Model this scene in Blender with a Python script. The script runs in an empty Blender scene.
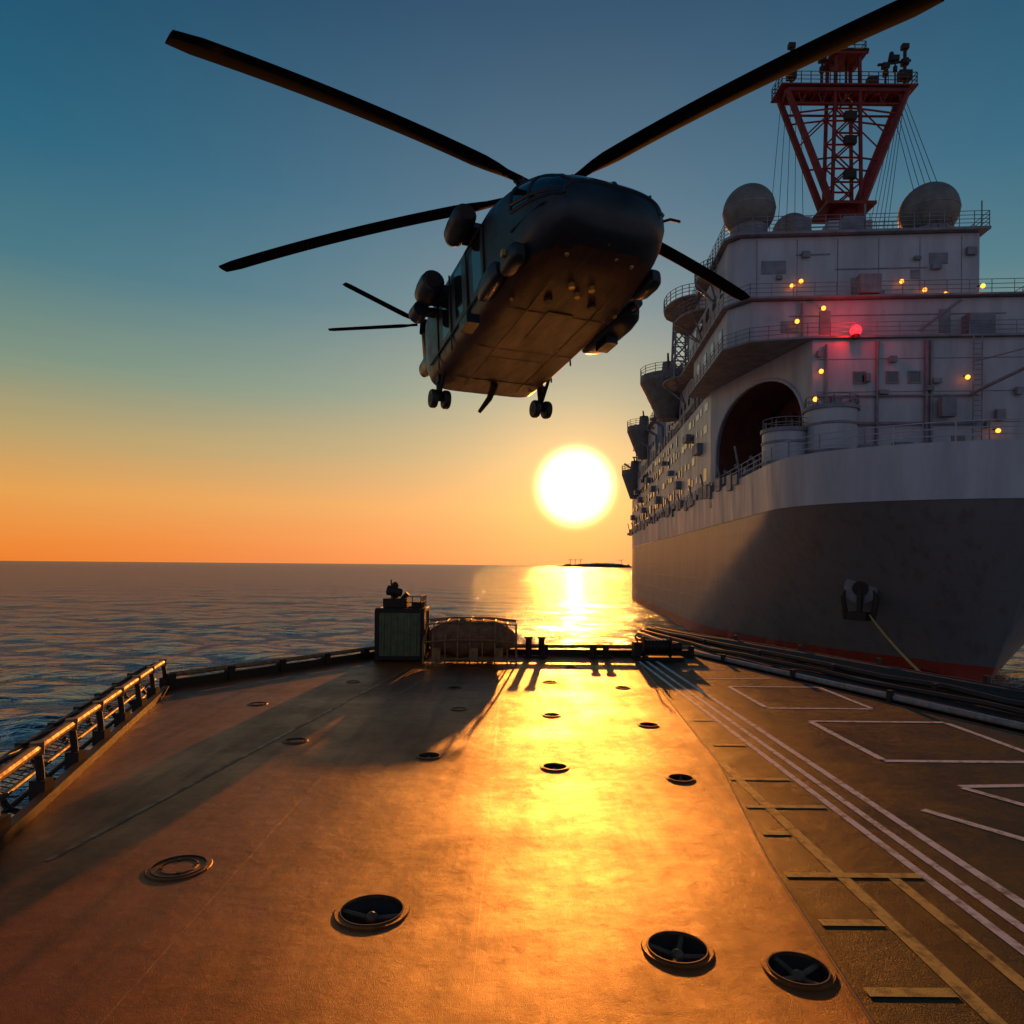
import bpy, math, random
import numpy as np
from mathutils import Vector, Matrix
random.seed(7)
scene=bpy.context.scene
COL=scene.collection
SEA=0.0; DECK=5.6; CAM=8.0
AZ=math.radians(5.1); EL=math.radians(6.4)
SUN=Vector((math.sin(AZ)*math.cos(EL),math.cos(AZ)*math.cos(EL),math.sin(EL)))

# ---------------------------------------------------------------- materials
def newmat(name):
    m=bpy.data.materials.new(name); m.use_nodes=True
    nt=m.node_tree; return m,nt,nt.nodes['Principled BSDF']
def N(nt,t,**kw):
    n=nt.nodes.new(t)
    for k,v in kw.items(): setattr(n,k,v)
    return n
def mat(name,c1,c2=None,rough=.5,metal=0,scale=3,detail=6,bump=0,bscale=40,rvar=.12,stretch=None,lo=.35,hi=.7,spec=.5,c3=None):
    m,nt,b=newmat(name); L=nt.links.new
    tc=N(nt,'ShaderNodeTexCoord'); mp=N(nt,'ShaderNodeMapping')
    L(tc.outputs['Object'],mp.inputs[0])
    if stretch: mp.inputs['Scale'].default_value=stretch
    if c2 is None: c2=tuple(x*.7 for x in c1)
    n=N(nt,'ShaderNodeTexNoise'); n.inputs['Scale'].default_value=scale; n.inputs['Detail'].default_value=detail; n.inputs['Roughness'].default_value=.65
    L(mp.outputs[0],n.inputs['Vector'])
    r=N(nt,'ShaderNodeValToRGB'); e=r.color_ramp.elements
    e[0].position=lo; e[1].position=hi; e[0].color=(*c1,1); e[1].color=(*c2,1)
    L(n.outputs['Fac'],r.inputs[0]); L(r.outputs[0],b.inputs['Base Color'])
    mr=N(nt,'ShaderNodeMapRange'); mr.inputs['From Min'].default_value=.3; mr.inputs['From Max'].default_value=.7
    mr.inputs['To Min'].default_value=rough-rvar; mr.inputs['To Max'].default_value=rough+rvar
    L(n.outputs['Fac'],mr.inputs[0]); L(mr.outputs[0],b.inputs['Roughness'])
    b.inputs['Metallic'].default_value=metal
    b.inputs['Specular IOR Level'].default_value=spec
    if bump>0:
        n2=N(nt,'ShaderNodeTexNoise'); n2.inputs['Scale'].default_value=bscale; n2.inputs['Detail'].default_value=4
        L(tc.outputs['Object'],n2.inputs['Vector'])
        bp=N(nt,'ShaderNodeBump'); bp.inputs['Strength'].default_value=bump; bp.inputs['Distance'].default_value=.02
        L(n2.outputs['Fac'],bp.inputs['Height']); L(bp.outputs[0],b.inputs['Normal'])
    return m
def emis(name,c,s):
    m,nt,b=newmat(name); b.inputs['Emission Color'].default_value=(*c,1); b.inputs['Emission Strength'].default_value=s
    b.inputs['Base Color'].default_value=(*c,1); return m

def deckmat(name,c1,c2,c3,rough,spec=.6,tint=(1,.62,.32),stain=(.05,.016,.006)):
    m,nt,b=newmat(name); L=nt.links.new
    tc=N(nt,'ShaderNodeTexCoord')
    def noise(sc,det=6,ro=.6,stretch=None):
        n=N(nt,'ShaderNodeTexNoise'); n.inputs['Scale'].default_value=sc; n.inputs['Detail'].default_value=det; n.inputs['Roughness'].default_value=ro
        if stretch:
            mp=N(nt,'ShaderNodeMapping'); mp.inputs['Scale'].default_value=stretch; mp.inputs['Rotation'].default_value=(0,0,.12); L(tc.outputs['Object'],mp.inputs[0]); L(mp.outputs[0],n.inputs['Vector'])
        else: L(tc.outputs['Object'],n.inputs['Vector'])
        return n
    a=noise(.55,9,.68); f=noise(7,9,.72); g=noise(150,3); tr=noise(1,8,.6,(3.2,.28,1))
    r=N(nt,'ShaderNodeValToRGB'); r.color_ramp.elements[0].position=.38; r.color_ramp.elements[1].position=.64
    r.color_ramp.elements[0].color=(*c1,1); r.color_ramp.elements[1].color=(*c2,1)
    L(a.outputs['Fac'],r.inputs[0])
    r2=N(nt,'ShaderNodeValToRGB'); r2.color_ramp.elements[0].position=.52; r2.color_ramp.elements[1].position=.74
    L(f.outputs['Fac'],r2.inputs[0])
    mx=N(nt,'ShaderNodeMix',data_type='RGBA'); L(r2.outputs[0],mx.inputs[0]); L(r.outputs[0],mx.inputs[6]); mx.inputs[7].default_value=(*c3,1)
    r3=N(nt,'ShaderNodeValToRGB'); r3.color_ramp.elements[0].position=.50; r3.color_ramp.elements[1].position=.68; r3.color_ramp.elements[1].color=(.85,.85,.85,1)
    L(tr.outputs['Fac'],r3.inputs[0])
    mx2=N(nt,'ShaderNodeMix',data_type='RGBA'); L(r3.outputs[0],mx2.inputs[0]); L(mx.outputs[2],mx2.inputs[6]); mx2.inputs[7].default_value=(*stain,1)
    L(mx2.outputs[2],b.inputs['Base Color'])
    ad=N(nt,'ShaderNodeMath',operation='MULTIPLY_ADD'); L(a.outputs['Fac'],ad.inputs[0]); ad.inputs[1].default_value=.6; ad.inputs[2].default_value=rough-.49
    ad2=N(nt,'ShaderNodeMath',operation='MULTIPLY_ADD'); L(f.outputs['Fac'],ad2.inputs[0]); ad2.inputs[1].default_value=.30; L(ad.outputs[0],ad2.inputs[2])
    ad3=N(nt,'ShaderNodeMath',operation='MULTIPLY_ADD'); L(tr.outputs['Fac'],ad3.inputs[0]); ad3.inputs[1].default_value=.22; L(ad2.outputs[0],ad3.inputs[2])
    L(ad3.outputs[0],b.inputs['Roughness'])
    w=noise(1.3,4,.5)
    b1=N(nt,'ShaderNodeBump'); b1.inputs['Strength'].default_value=.5; b1.inputs['Distance'].default_value=.06; L(w.outputs['Fac'],b1.inputs['Height'])
    b2=N(nt,'ShaderNodeBump'); b2.inputs['Strength'].default_value=.7; b2.inputs['Distance'].default_value=.007; L(g.outputs['Fac'],b2.inputs['Height']); L(b1.outputs[0],b2.inputs['Normal'])
    b3=N(nt,'ShaderNodeBump'); b3.inputs['Strength'].default_value=.45; b3.inputs['Distance'].default_value=.014; L(f.outputs['Fac'],b3.inputs['Height']); L(b2.outputs[0],b3.inputs['Normal'])
    L(b3.outputs[0],b.inputs['Normal'])
    b.inputs['Specular IOR Level'].default_value=spec
    b.inputs['Specular Tint'].default_value=(*tint,1)
    return m
M_deck=deckmat('rust_brown_nonskid',(.24,.050,.008),(.11,.024,.005),(.32,.078,.012),.37,.42,(1,.36,.05))
M_green=deckmat('dark_green_nonskid',(.012,.022,.010),(.022,.030,.011),(.05,.045,.012),.40,.2,(.9,.58,.2),(.008,.01,.006))
M_white=mat('worn_white_paint',(.66,.64,.56),(.18,.17,.12),rough=.55,scale=9,lo=.48,hi=.66,bump=.3,bscale=120,spec=.3)
M_yel=mat('worn_yellow_paint',(.66,.42,.07),(.10,.085,.02),rough=.5,scale=8,lo=.46,hi=.66,bump=.3,bscale=120,spec=.3)
M_fade=mat('faded_line_paint',(.36,.12,.03),(.20,.05,.012),rough=.5,scale=6,lo=.42,hi=.6,spec=.3)
M_steel=mat('worn_steel',(.18,.10,.05),(.08,.035,.018),rough=.5,metal=.3,scale=12)
M_dark=mat('dark_metal',(.018,.015,.013),(.045,.024,.013),rough=.55,metal=.1,scale=8,spec=.22)
M_rail=mat('rail_paint',(.34,.17,.055),(.12,.055,.022),rough=.55,scale=7,spec=.25)
M_rubber=mat('black_rubber',(.012,.012,.012),(.03,.028,.025),rough=.55,scale=5,spec=.35)
M_olive=mat('olive_paint',(.13,.15,.05),(.06,.07,.025),rough=.5,scale=4)
M_canvas=mat('brown_canvas',(.26,.10,.035),(.10,.04,.016),rough=.8,scale=5,bump=.8,bscale=18)
M_rope=mat('yellow_rope',(.5,.33,.09),(.3,.18,.06),rough=.8,scale=10)
M_pipe=mat('grey_pipe',(.32,.31,.29),(.16,.14,.12),rough=.5,scale=6,spec=.3)
M_shipw=mat('ship_grey_white',(.40,.405,.425),(.26,.26,.27),rough=.45,scale=.5,detail=10,stretch=(1,1,.18),lo=.38,hi=.72,bump=.25,bscale=.6)
M_ship2=mat('ship_trim',(.20,.205,.22),(.11,.11,.12),rough=.5,scale=1)
M_mred=mat('mast_red_paint',(.20,.018,.014),(.10,.012,.010),rough=.55,scale=1,spec=.3)
M_redin=mat('red_oxide_bay',(.15,.035,.022),(.07,.018,.012),rough=.7,scale=.6)
M_glassd=mat('dark_window_glass',(.006,.008,.010),(.008,.01,.012),rough=.06,rvar=.02,spec=1.0)
M_dome=mat('radome_shell',(.17,.155,.13),(.10,.09,.075),rough=.6,scale=1)
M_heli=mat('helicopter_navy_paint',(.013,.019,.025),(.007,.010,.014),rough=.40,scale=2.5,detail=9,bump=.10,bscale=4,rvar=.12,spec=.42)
M_belly=mat('helicopter_belly_orange_glow',(.085,.028,.010),(.020,.010,.006),rough=.48,scale=2.0,detail=9,stretch=(.5,1.6,1),bump=.15,bscale=6,spec=.4)  # warm orange light on the underside is put into this colour
M_blade=mat('rotor_blade_black',(.005,.006,.008),(.008,.008,.010),rough=.88,rvar=.05,scale=4,spec=.02)
M_gold=mat('yellow_lit_fitting',(.5,.3,.06),(.25,.14,.03),rough=.4,metal=.6,scale=8)  # yellow light on belly bits and small lamps is painted into the colour
M_amber=emis('amber_lamp_glass',(1,.24,.025),4.5)
M_redl=emis('red_lamp_glass',(1,.008,.012),7)
M_land=mat('island_rock',(.035,.03,.028),(.06,.05,.04),rough=.9,scale=.02)

def hullmat():
    m,nt,b=newmat('hull_paint'); L=nt.links.new
    tc=N(nt,'ShaderNodeTexCoord'); mp=N(nt,'ShaderNodeMapping'); mp.inputs['Scale'].default_value=(1.1,1.1,.05); L(tc.outputs['Object'],mp.inputs[0])
    n=N(nt,'ShaderNodeTexNoise'); n.inputs['Scale'].default_value=1.3; n.inputs['Detail'].default_value=9; n.inputs['Roughness'].default_value=.6; L(mp.outputs[0],n.inputs['Vector'])
    n2=N(nt,'ShaderNodeTexNoise'); n2.inputs['Scale'].default_value=.15; n2.inputs['Detail'].default_value=5; L(tc.outputs['Object'],n2.inputs['Vector'])
    r=N(nt,'ShaderNodeValToRGB'); r.color_ramp.elements[0].position=.50; r.color_ramp.elements[1].position=.80
    r.color_ramp.elements[0].color=(0,0,0,1); r.color_ramp.elements[1].color=(.7,.7,.7,1); L(n.outputs['Fac'],r.inputs[0])
    base=N(nt,'ShaderNodeMix',data_type='RGBA'); L(n2.outputs['Fac'],base.inputs[0]); base.inputs[6].default_value=(.175,.165,.155,1); base.inputs[7].default_value=(.13,.122,.115,1)
    ru=N(nt,'ShaderNodeMix',data_type='RGBA'); L(r.outputs[0],ru.inputs[0]); L(base.outputs[2],ru.inputs[6]); ru.inputs[7].default_value=(.085,.05,.032,1)
    sx=N(nt,'ShaderNodeSeparateXYZ'); L(tc.outputs['Object'],sx.inputs[0])
    z=N(nt,'ShaderNodeMath',operation='MULTIPLY_ADD'); L(n.outputs['Fac'],z.inputs[0]); z.inputs[1].default_value=.3; L(sx.outputs[2],z.inputs[2])
    lt=N(nt,'ShaderNodeMath',operation='LESS_THAN'); L(z.outputs[0],lt.inputs[0]); lt.inputs[1].default_value=1.3
    red=N(nt,'ShaderNodeMix',data_type='RGBA'); L(lt.outputs[0],red.inputs[0]); L(ru.outputs[2],red.inputs[6]); red.inputs[7].default_value=(.30,.035,.018,1)
    L(red.outputs[2],b.inputs['Base Color']); b.inputs['Roughness'].default_value=.38
    br=N(nt,'ShaderNodeTexBrick'); br.inputs['Scale'].default_value=1; br.inputs['Brick Width'].default_value=6; br.inputs['Row Height'].default_value=2.2; br.inputs['Mortar Size'].default_value=.03
    cb=N(nt,'ShaderNodeCombineXYZ'); L(sx.outputs[1],cb.inputs[0]); L(sx.outputs[2],cb.inputs[1]); L(cb.outputs[0],br.inputs['Vector'])
    bp=N(nt,'ShaderNodeBump'); bp.inputs['Strength'].default_value=.6; bp.inputs['Distance'].default_value=.04; L(br.outputs['Fac'],bp.inputs['Height'])
    bp2=N(nt,'ShaderNodeBump'); bp2.inputs['Strength'].default_value=.5; bp2.inputs['Distance'].default_value=.2; L(n2.outputs['Fac'],bp2.inputs['Height']); L(bp.outputs[0],bp2.inputs['Normal'])
    L(bp2.outputs[0],b.inputs['Normal']); return m
M_hull=hullmat()

def seamat():
    m,nt,b=newmat('sea_water'); L=nt.links.new; nt.nodes.remove(b)
    outm=nt.nodes['Material Output']
    tc=N(nt,'ShaderNodeTexCoord')
    prev=None
    for sc,dist,st,det in ((.22,1.0,.9,4),(.8,.55,1,5),(3.2,.16,.9,4)):
        mp=N(nt,'ShaderNodeMapping'); mp.inputs['Scale'].default_value=(.38,1,1); mp.inputs['Rotation'].default_value=(0,0,.18); L(tc.outputs['Object'],mp.inputs[0])
        n=N(nt,'ShaderNodeTexNoise'); n.inputs['Scale'].default_value=sc; n.inputs['Detail'].default_value=det; n.inputs['Distortion'].default_value=.5; L(mp.outputs[0],n.inputs['Vector'])
        bp=N(nt,'ShaderNodeBump'); bp.inputs['Strength'].default_value=st; bp.inputs['Distance'].default_value=dist*1.9; L(n.outputs['Fac'],bp.inputs['Height'])
        if prev: L(prev.outputs[0],bp.inputs['Normal'])
        prev=bp
    d=N(nt,'ShaderNodeBsdfDiffuse'); d.inputs['Color'].default_value=(.008,.017,.026,1)
    g=N(nt,'ShaderNodeBsdfGlossy'); g.inputs['Color'].default_value=(.38,.43,.50,1); g.inputs['Roughness'].default_value=.09
    fr=N(nt,'ShaderNodeFresnel'); fr.inputs['IOR'].default_value=1.33
    for q in (d,g,fr): L(prev.outputs[0],q.inputs['Normal'])
    mxs=N(nt,'ShaderNodeMixShader'); L(fr.outputs[0],mxs.inputs[0]); L(d.outputs[0],mxs.inputs[1]); L(g.outputs[0],mxs.inputs[2]); L(mxs.outputs[0],outm.inputs[0])
    return m
M_sea=seamat()

# ---------------------------------------------------------------- mesh builder
class MB:
    def __init__(s): s.v=[]; s.f=[]; s.m=[]
    def add(s,vs,fs,mi=0):
        o=len(s.v); s.v+= [tuple(v) for v in vs]
        for f in fs: s.f.append([i+o for i in f]); s.m.append(mi)
    def box(s,c,size,mi=0,rot=None,taper=1):
        hx,hy,hz=[k/2 for k in size]; vs=[]
        for z in (-1,1):
            t=taper if z>0 else 1
            for x,y in ((-1,-1),(1,-1),(1,1),(-1,1)):
                p=Vector((x*hx*t,y*hy*t,z*hz))
                if rot: p=rot@p
                vs.append(p+Vector(c))
        s.add(vs,[(3,2,1,0),(4,5,6,7),(0,1,5,4),(1,2,6,5),(2,3,7,6),(3,0,4,7)],mi)
    def cyl(s,p0,p1,r0,r1=None,n=10,mi=0,cap=True):
        p0=Vector(p0);p1=Vector(p1); r1=r0 if r1 is None else r1
        d=(p1-p0); 
        if d.length<1e-6: return
        d.normalize(); a=d.orthogonal().normalized(); b=d.cross(a); vs=[]
        for p,r in ((p0,r0),(p1,r1)):
            for i in range(n):
                t=2*math.pi*i/n; vs.append(p+a*math.cos(t)*r+b*math.sin(t)*r)
        fs=[(i,(i+1)%n,n+(i+1)%n,n+i) for i in range(n)]
        if cap: fs+= [tuple(range(n-1,-1,-1)),tuple(range(n,2*n))]
        s.add(vs,fs,mi)
    def rings(s,rs,mi=0,cap=True,closed=True,mfun=None):
        n=len(rs[0]); o=len(s.v)
        for r in rs: s.v+=[tuple(p) for p in r]
        for k in range(len(rs)-1):
            for i in range(n if closed else n-1):
                j=(i+1)%n
                s.f.append([o+k*n+i,o+k*n+j,o+(k+1)*n+j,o+(k+1)*n+i]); s.m.append(mfun(k,i) if mfun else mi)
        if cap:
            s.f.append([o+i for i in range(n-1,-1,-1)]); s.m.append(mi)
            s.f.append([o+(len(rs)-1)*n+i for i in range(n)]); s.m.append(mi)
    def tube(s,pts,r,n=8,mi=0):
        pts=[Vector(p) for p in pts]; rs=[]; a=None
        for i,p in enumerate(pts):
            d=(pts[min(i+1,len(pts)-1)]-pts[max(i-1,0)]).normalized()
            if a is None: a=d.orthogonal().normalized()
            a=(a-d*a.dot(d)).normalized(); b=d.cross(a)
            rr=r[i] if isinstance(r,(list,tuple)) else r
            rs.append([p+a*math.cos(2*math.pi*k/n)*rr+b*math.sin(2*math.pi*k/n)*rr for k in range(n)])
        s.rings(rs,mi)
    def prism(s,plan,z0,z1,mi=0,T=None):
        T=T or (lambda a,b,c:(a,b,c)); n=len(plan)
        vs=[T(p[0],p[1],z0) for p in plan]+[T(p[0],p[1],z1) for p in plan]
        s.add(vs,[(i,(i+1)%n,n+(i+1)%n,n+i) for i in range(n)]+[tuple(range(n-1,-1,-1)),tuple(range(n,2*n))],mi)
    def sphere(s,c,r,mi=0,n=16,m=10,sc=(1,1,1),cut=-1):
        rs=[]
        for k in range(m+1):
            ph=-math.pi/2+math.pi*k/m
            if math.sin(ph)<cut: continue
            rr=max(math.cos(ph),.001)*r
            rs.append([(c[0]+rr*math.cos(2*math.pi*i/n)*sc[0],c[1]+rr*math.sin(2*math.pi*i/n)*sc[1],c[2]+r*math.sin(ph)*sc[2]) for i in range(n)])
        s.rings(rs,mi)
def empty(name,loc=(0,0,0)):
    e=bpy.data.objects.new(name,None); e.location=loc; e.empty_display_size=.5; COL.objects.link(e); return e
def obj(name,mb,mats,parent=None,smooth=35,bevel=0):
    me=bpy.data.meshes.new(name); me.from_pydata(mb.v,[],mb.f)
    for m in mats: me.materials.append(m)
    me.polygons.foreach_set('material_index',mb.m)
    me.update()
    import bmesh
    bm=bmesh.new(); bm.from_mesh(me); bmesh.ops.recalc_face_normals(bm,faces=bm.faces); bm.to_mesh(me); bm.free()
    if smooth:
        me.polygons.foreach_set('use_smooth',[True]*len(me.polygons)); me.set_sharp_from_angle(angle=math.radians(smooth))
    o=bpy.data.objects.new(name,me); COL.objects.link(o)
    if parent is not None: o.parent=parent
    if bevel:
        b=o.modifiers.new('b','BEVEL'); b.width=bevel; b.segments=2; b.limit_method='ANGLE'
    return o
def boolcut(o,cutmb):
    c=obj('cutter',cutmb,[M_dark],smooth=0)
    md=o.modifiers.new('cut','BOOLEAN'); md.operation='DIFFERENCE'; md.solver='EXACT'; md.object=c
    bpy.context.view_layer.update()
    dg=bpy.context.evaluated_depsgraph_get()
    me=bpy.data.meshes.new_from_object(o.evaluated_get(dg)); o.modifiers.clear(); o.data=me
    bpy.data.objects.remove(c)
def railing(mb,pts,h=1.1,sp=1.6,r=.035,bars=3,mi=0,close=False):
    pts=[Vector(p) for p in pts]
    if close: pts.append(pts[0])
    for a,b in zip(pts[:-1],pts[1:]):
        L=(b-a).length; n=max(1,round(L/sp))
        for i in range(n+1):
            p=a.lerp(b,i/n); mb.cyl(p,p+Vector((0,0,h)),r,n=5,mi=mi,cap=False)
        for k in range(1,bars+1):
            z=Vector((0,0,h*k/bars)); mb.cyl(a+z,b+z,r*.85,n=5,mi=mi,cap=False)

# ---------------------------------------------------------------- sea + island
NR=470; NA=700
rr=6*np.power(45000/6,np.arange(NR)/(NR-1)); aa=np.radians(np.linspace(-78,78,NA))
RR,AA=np.meshgrid(rr,aa,indexing='ij'); X=RR*np.sin(AA); Y=RR*np.cos(AA)-2
rng=np.random.default_rng(3); H=np.zeros_like(X)
cell=np.maximum(RR*.0192,RR*np.radians(156/NA))
for i in range(44):
    lam=1.1*(1.075**i); th=rng.normal(.1,.6); k=2*math.pi/lam; ph=rng.uniform(0,6.28)
    amp=.0066*lam*(1 if lam<7 else (7/lam)**1.1); fade=np.clip((lam/cell-2.5)/3,0,1)
    arg=k*(X*math.sin(th)+Y*math.cos(th))+ph+.9*np.sin(X*.11+i)+.7*np.sin(Y*.083+2*i)
    H+=amp*fade*(np.sin(arg)+.35*np.sin(2*arg+1.57))
verts=np.stack([X,Y,H],-1).reshape(-1,3)
idx=np.arange(NR*NA).reshape(NR,NA)
q=np.stack([idx[:-1,:-1],idx[:-1,1:],idx[1:,1:],idx[1:,:-1]],-1).reshape(-1,4)[:,::-1]
me=bpy.data.meshes.new('sea'); me.vertices.add(len(verts)); me.vertices.foreach_set('co',verts.ravel())
me.loops.add(q.size); me.loops.foreach_set('vertex_index',q.ravel().astype(np.int32))
me.polygons.add(len(q)); me.polygons.foreach_set('loop_start',(np.arange(len(q))*4).astype(np.int32)); me.polygons.foreach_set('loop_total',np.full(len(q),4,np.int32))
me.update(calc_edges=True); me.validate(); me.polygons.foreach_set('use_smooth',np.ones(len(me.polygons),bool)); me.materials.append(M_sea)
so_=bpy.data.objects.new('sea',me); COL.objects.link(so_)

isl=empty('distant_island')
mb=MB(); n=60; tops=[];X0,X1=235,650
for i in range(n+1):
    t=i/n; x=X0+(X1-X0)*t
    z=(2.0+26*math.sin(math.pi*min(1,t*1.05))**.7*(.4+.6*t))+3.8*random.random()
    if t in (0,1): z=.5
    tops.append((x,z))
rs=[[(x,3600,-2),(x,3610,z*.6),(x,3660,z),(x,3800,z*.7),(x,3900,-2)] for x,z in tops]
mb.rings(rs,cap=True,closed=False)
obj('low_hills',mb,[M_land],isl)
mb=MB()
for i in range(26):
    x=random.uniform(270,600); h=random.uniform(4,11); mb.box((x,3590,10+h/2-4),(random.uniform(5,22),10,h),0)
for x in (300,325,352,560):
    mb.cyl((x,3590,4),(x,3590,40),1.3,n=5); mb.cyl((x-14,3590,36),(x+10,3590,40),1.0,n=5)
obj('harbour_buildings',mb,[M_land],isl)

# ---------------------------------------------------------------- flight deck of the near ship
outline=[(-2.9,-14),(-2.9,1.2),(-4.3,5.9),(-6.56,13.4),(-3.0,18.8),(4.85,18.8),(7.5,10.2),(9.7,3.0),(10.6,-14)]
fd=empty('flight_deck')
mb=MB(); mb.prism(outline,DECK-.35,DECK)
deck=obj('deck_plating',mb,[M_deck],fd,smooth=0)
holes=[(5.51,-2.60,.26,1),(4.84,-.947,.275,0),(4.4,1.06,.24,0),(4.18,1.73,.225,0),(8.75,-1.02,.18,0),(8.32,.53,.19,0),(7.92,1.93,.18,0),
 (9.44,-2.9,.185,1),(10.57,2.08,.18,0),(11.2,.66,.17,0),(11.6,-.86,.17,1),(14.2,-3.2,.17,1),(13.6,-1.1,.17,0),(14.4,.8,.17,0),(13.8,2.2,.17,0),(16.4,-.9,.17,0),(16.5,1.4,.17,0),(11.9,-4.3,.18,1)]
cut=MB()
for Y,X,r,c in holes: cut.cyl((X,Y,DECK-.13),(X,Y,DECK+.2),r*.82,n=28)
boolcut(deck,cut)
mb=MB()
def ring(mb,X,Y,z0,z1,ri,ro,n=32,mi=0):
    rs=[]
    for r,z in ((ri,z0),(ri,z1),(ro-.02,z1),(ro,z0)):
        rs.append([(X+r*math.cos(2*math.pi*i/n),Y+r*math.sin(2*math.pi*i/n),z) for i in range(n)])
    mb.rings(rs,mi,cap=False)
for Y,X,r,c in holes:
    ring(mb,X,Y,DECK-.02,DECK+.009,r*.80,r,mi=3)
    ring(mb,X,Y,DECK-.02,DECK+.014,r*.79,r*.84,mi=0)
    if c:
        mb.cyl((X,Y,DECK-.03),(X,Y,DECK+.004),r*.76,n=28,mi=3)
        for a in range(4):
            mb.cyl((X+r*.5*math.cos(a*1.57+.4),Y+r*.5*math.sin(a*1.57+.4),DECK),(X+r*.5*math.cos(a*1.57+.4),Y+r*.5*math.sin(a*1.57+.4),DECK+.012),r*.06,n=8,mi=1)
        ring(mb,X,Y,DECK,DECK+.010,r*.52,r*.60,mi=3)
    else:
        rs=[]
        for k in range(6):
            t=k/5; rr_=r*.79*math.cos(t*1.25); z=DECK-.01-.11*math.sin(t*1.57)
            rs.append([(X+rr_*math.cos(2*math.pi*i/24),Y+rr_*math.sin(2*math.pi*i/24),z) for i in range(24)])
        mb.rings(rs,1,cap=False); mb.cyl((X,Y,DECK-.125),(X,Y,DECK-.118),r*.5,n=16,mi=1)
        a0=random.uniform(-.5,.5)
        for a in (a0,a0+1.57)[:1 if random.random()<.4 else 2]:
            d=Vector((math.cos(a),math.sin(a),0))*r*.78
            pts=[Vector((X,Y,DECK-.02))+d*t+Vector((0,0,-.035*(1-abs(t)))) for t in (-1,-.6,-.2,.2,.6,1)]
            mb.tube(pts,.02,6,mi=0)
        mb.sphere((X,Y,DECK-.055),.05,mi=0,n=10,m=6)
obj('tie_down_fittings',mb,[M_steel,M_dark,M_fade,M_deck],fd)
b=[(1.5,-13.9),(1.6,0),(1.93,3.66),(2.12,5.69),(2.56,8.62),(3.1,16.3),(3.3,18.7)]
mb=MB(); poly=b+[(4.8,18.7),(7.42,10.2),(9.6,3.0),(10.5,-13.9)]
mb.add([(x,y,DECK+.004) for x,y in poly],[tuple(range(len(poly)))])
obj('green_lane',mb,[M_green],fd,smooth=0)
mb=MB(); mb.tube([(x-.01,y,DECK+.003) for x,y in b],.010,6); obj('lane_edge_seam',mb,[M_steel],fd)
lines=MB(); Z=DECK+.008
def line(x0,y0,x1,y1,w,mi=0,z=None):
    z=z or Z
    d=Vector((x1-x0,y1-y0,0)).normalized(); p=Vector((-d.y,d.x,0))*w/2; a=Vector((x0,y0,z)); c=Vector((x1,y1,z))
    lines.add([a-p,c-p,c+p,a+p],[(0,1,2,3)],mi)
for X,w in ((3.25,.075),(3.45,.075),(3.7,.085)): line(X,-8,X-.04,17.6,w)
line(2.58,-8,2.58,8.6,.10,1); line(2.97,-8,2.97,5.42,.09,1); 
for i,(y,x0,x1) in enumerate(((10.9,2.85,3.15),(9.4,2.72,3.15),(7.9,2.48,3.15),(7.0,2.36,3.15),(6.3,2.27,2.52),(5.45,2.15,3.2),(4.72,2.1,2.52),(3.95,2.02,2.52),(3.95,3.02,3.2))):
    line(x0,y,x1,y,.085,1,DECK+.0095)
def boxo(x0,y0,x1,y1,w,sk=0,mi=0):
    line(x0,y0,x1,y0,w,mi); line(x0+sk,y1,x1+sk,y1,w,mi,Z+.0015); line(x0,y0+w/2,x0+sk,y1-w/2,w,mi,Z+.003); line(x1,y0+w/2,x1+sk,y1-w/2,w,mi,Z+.003)
boxo(4.35,11.9,6.15,14.0,.09); boxo(4.65,8.7,6.75,10.9,.10)
line(4.95,7.7,6.3,7.8,.10); line(4.95,7.65,5.4,6.75,.10,0,Z+.0015); line(5.4,6.75,6.2,6.7,.1,0,Z+.003)
line(4.1,6.95,4.75,5.9,.10); line(4.75,5.9,6.4,5.85,.1,0,Z+.0015)
line(3.95,14.9,5.6,15.1,.08); line(3.95,16.3,5.0,16.4,.08)
line(4.2,3.9,4.2,1,.1);line(4.2,3.9,7.2,3.9,.1,0,Z+.0015)
Z=DECK+.004
line(-3.7,5.6,-2.35,16.2,.06,2); line(-2.2,12,-1.4,17.5,.05,2)
obj('painted_markings',lines,[M_white,M_yel,M_fade],fd,smooth=0)
mb=MB()
for x in (-2.1,-.2,): mb.tube([(x,-5,DECK-.0045),(x*1.02,18.6,DECK-.0045)],.006,5)
obj('weld_seams',mb,[M_deck],fd)
def inset(pl,k): 
    cx,cy=1.5,3
    return [(cx+(x-cx)*k,cy+(y-cy)*k) for x,y in pl]
mb=MB(); mb.prism(inset(outline,.96),-1.5,DECK-.36); obj('near_hull',mb,[M_hull],fd,smooth=0)

mb=MB()
edge=[(-2.9,-13),(-2.9,1.2),(-4.3,5.9),(-6.50,13.35),(-2.98,18.72),(4.8,18.72)]
for a,c in zip(edge[:-1],edge[1:]):
    a=Vector((*a,DECK));c=Vector((*c,DECK)); d=(c-a); ang=math.atan2(d.y,d.x); h=.10 if a.y<10 else .16
    rot=Matrix.Rotation(ang,3,'Z'); mb.box((a+c)/2+Vector((0,0,h/2+.001)),(d.length,.10,h),0,rot)
    n=int(d.length/1.2)
    if a.y>10:
        for i in range(n+1):
            p=a.lerp(c,i/max(n,1)); mb.box(p+Vector((0,0,.14)),(.14,.18,.27),0,rot)
        mb.tube([a+Vector((0,0,.25)),a.lerp(c,.5)+Vector((0,0,.24)),c+Vector((0,0,.25))],.05,8,1)
obj('deck_edge_coaming',mb,[M_dark,M_rail],fd)

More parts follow.
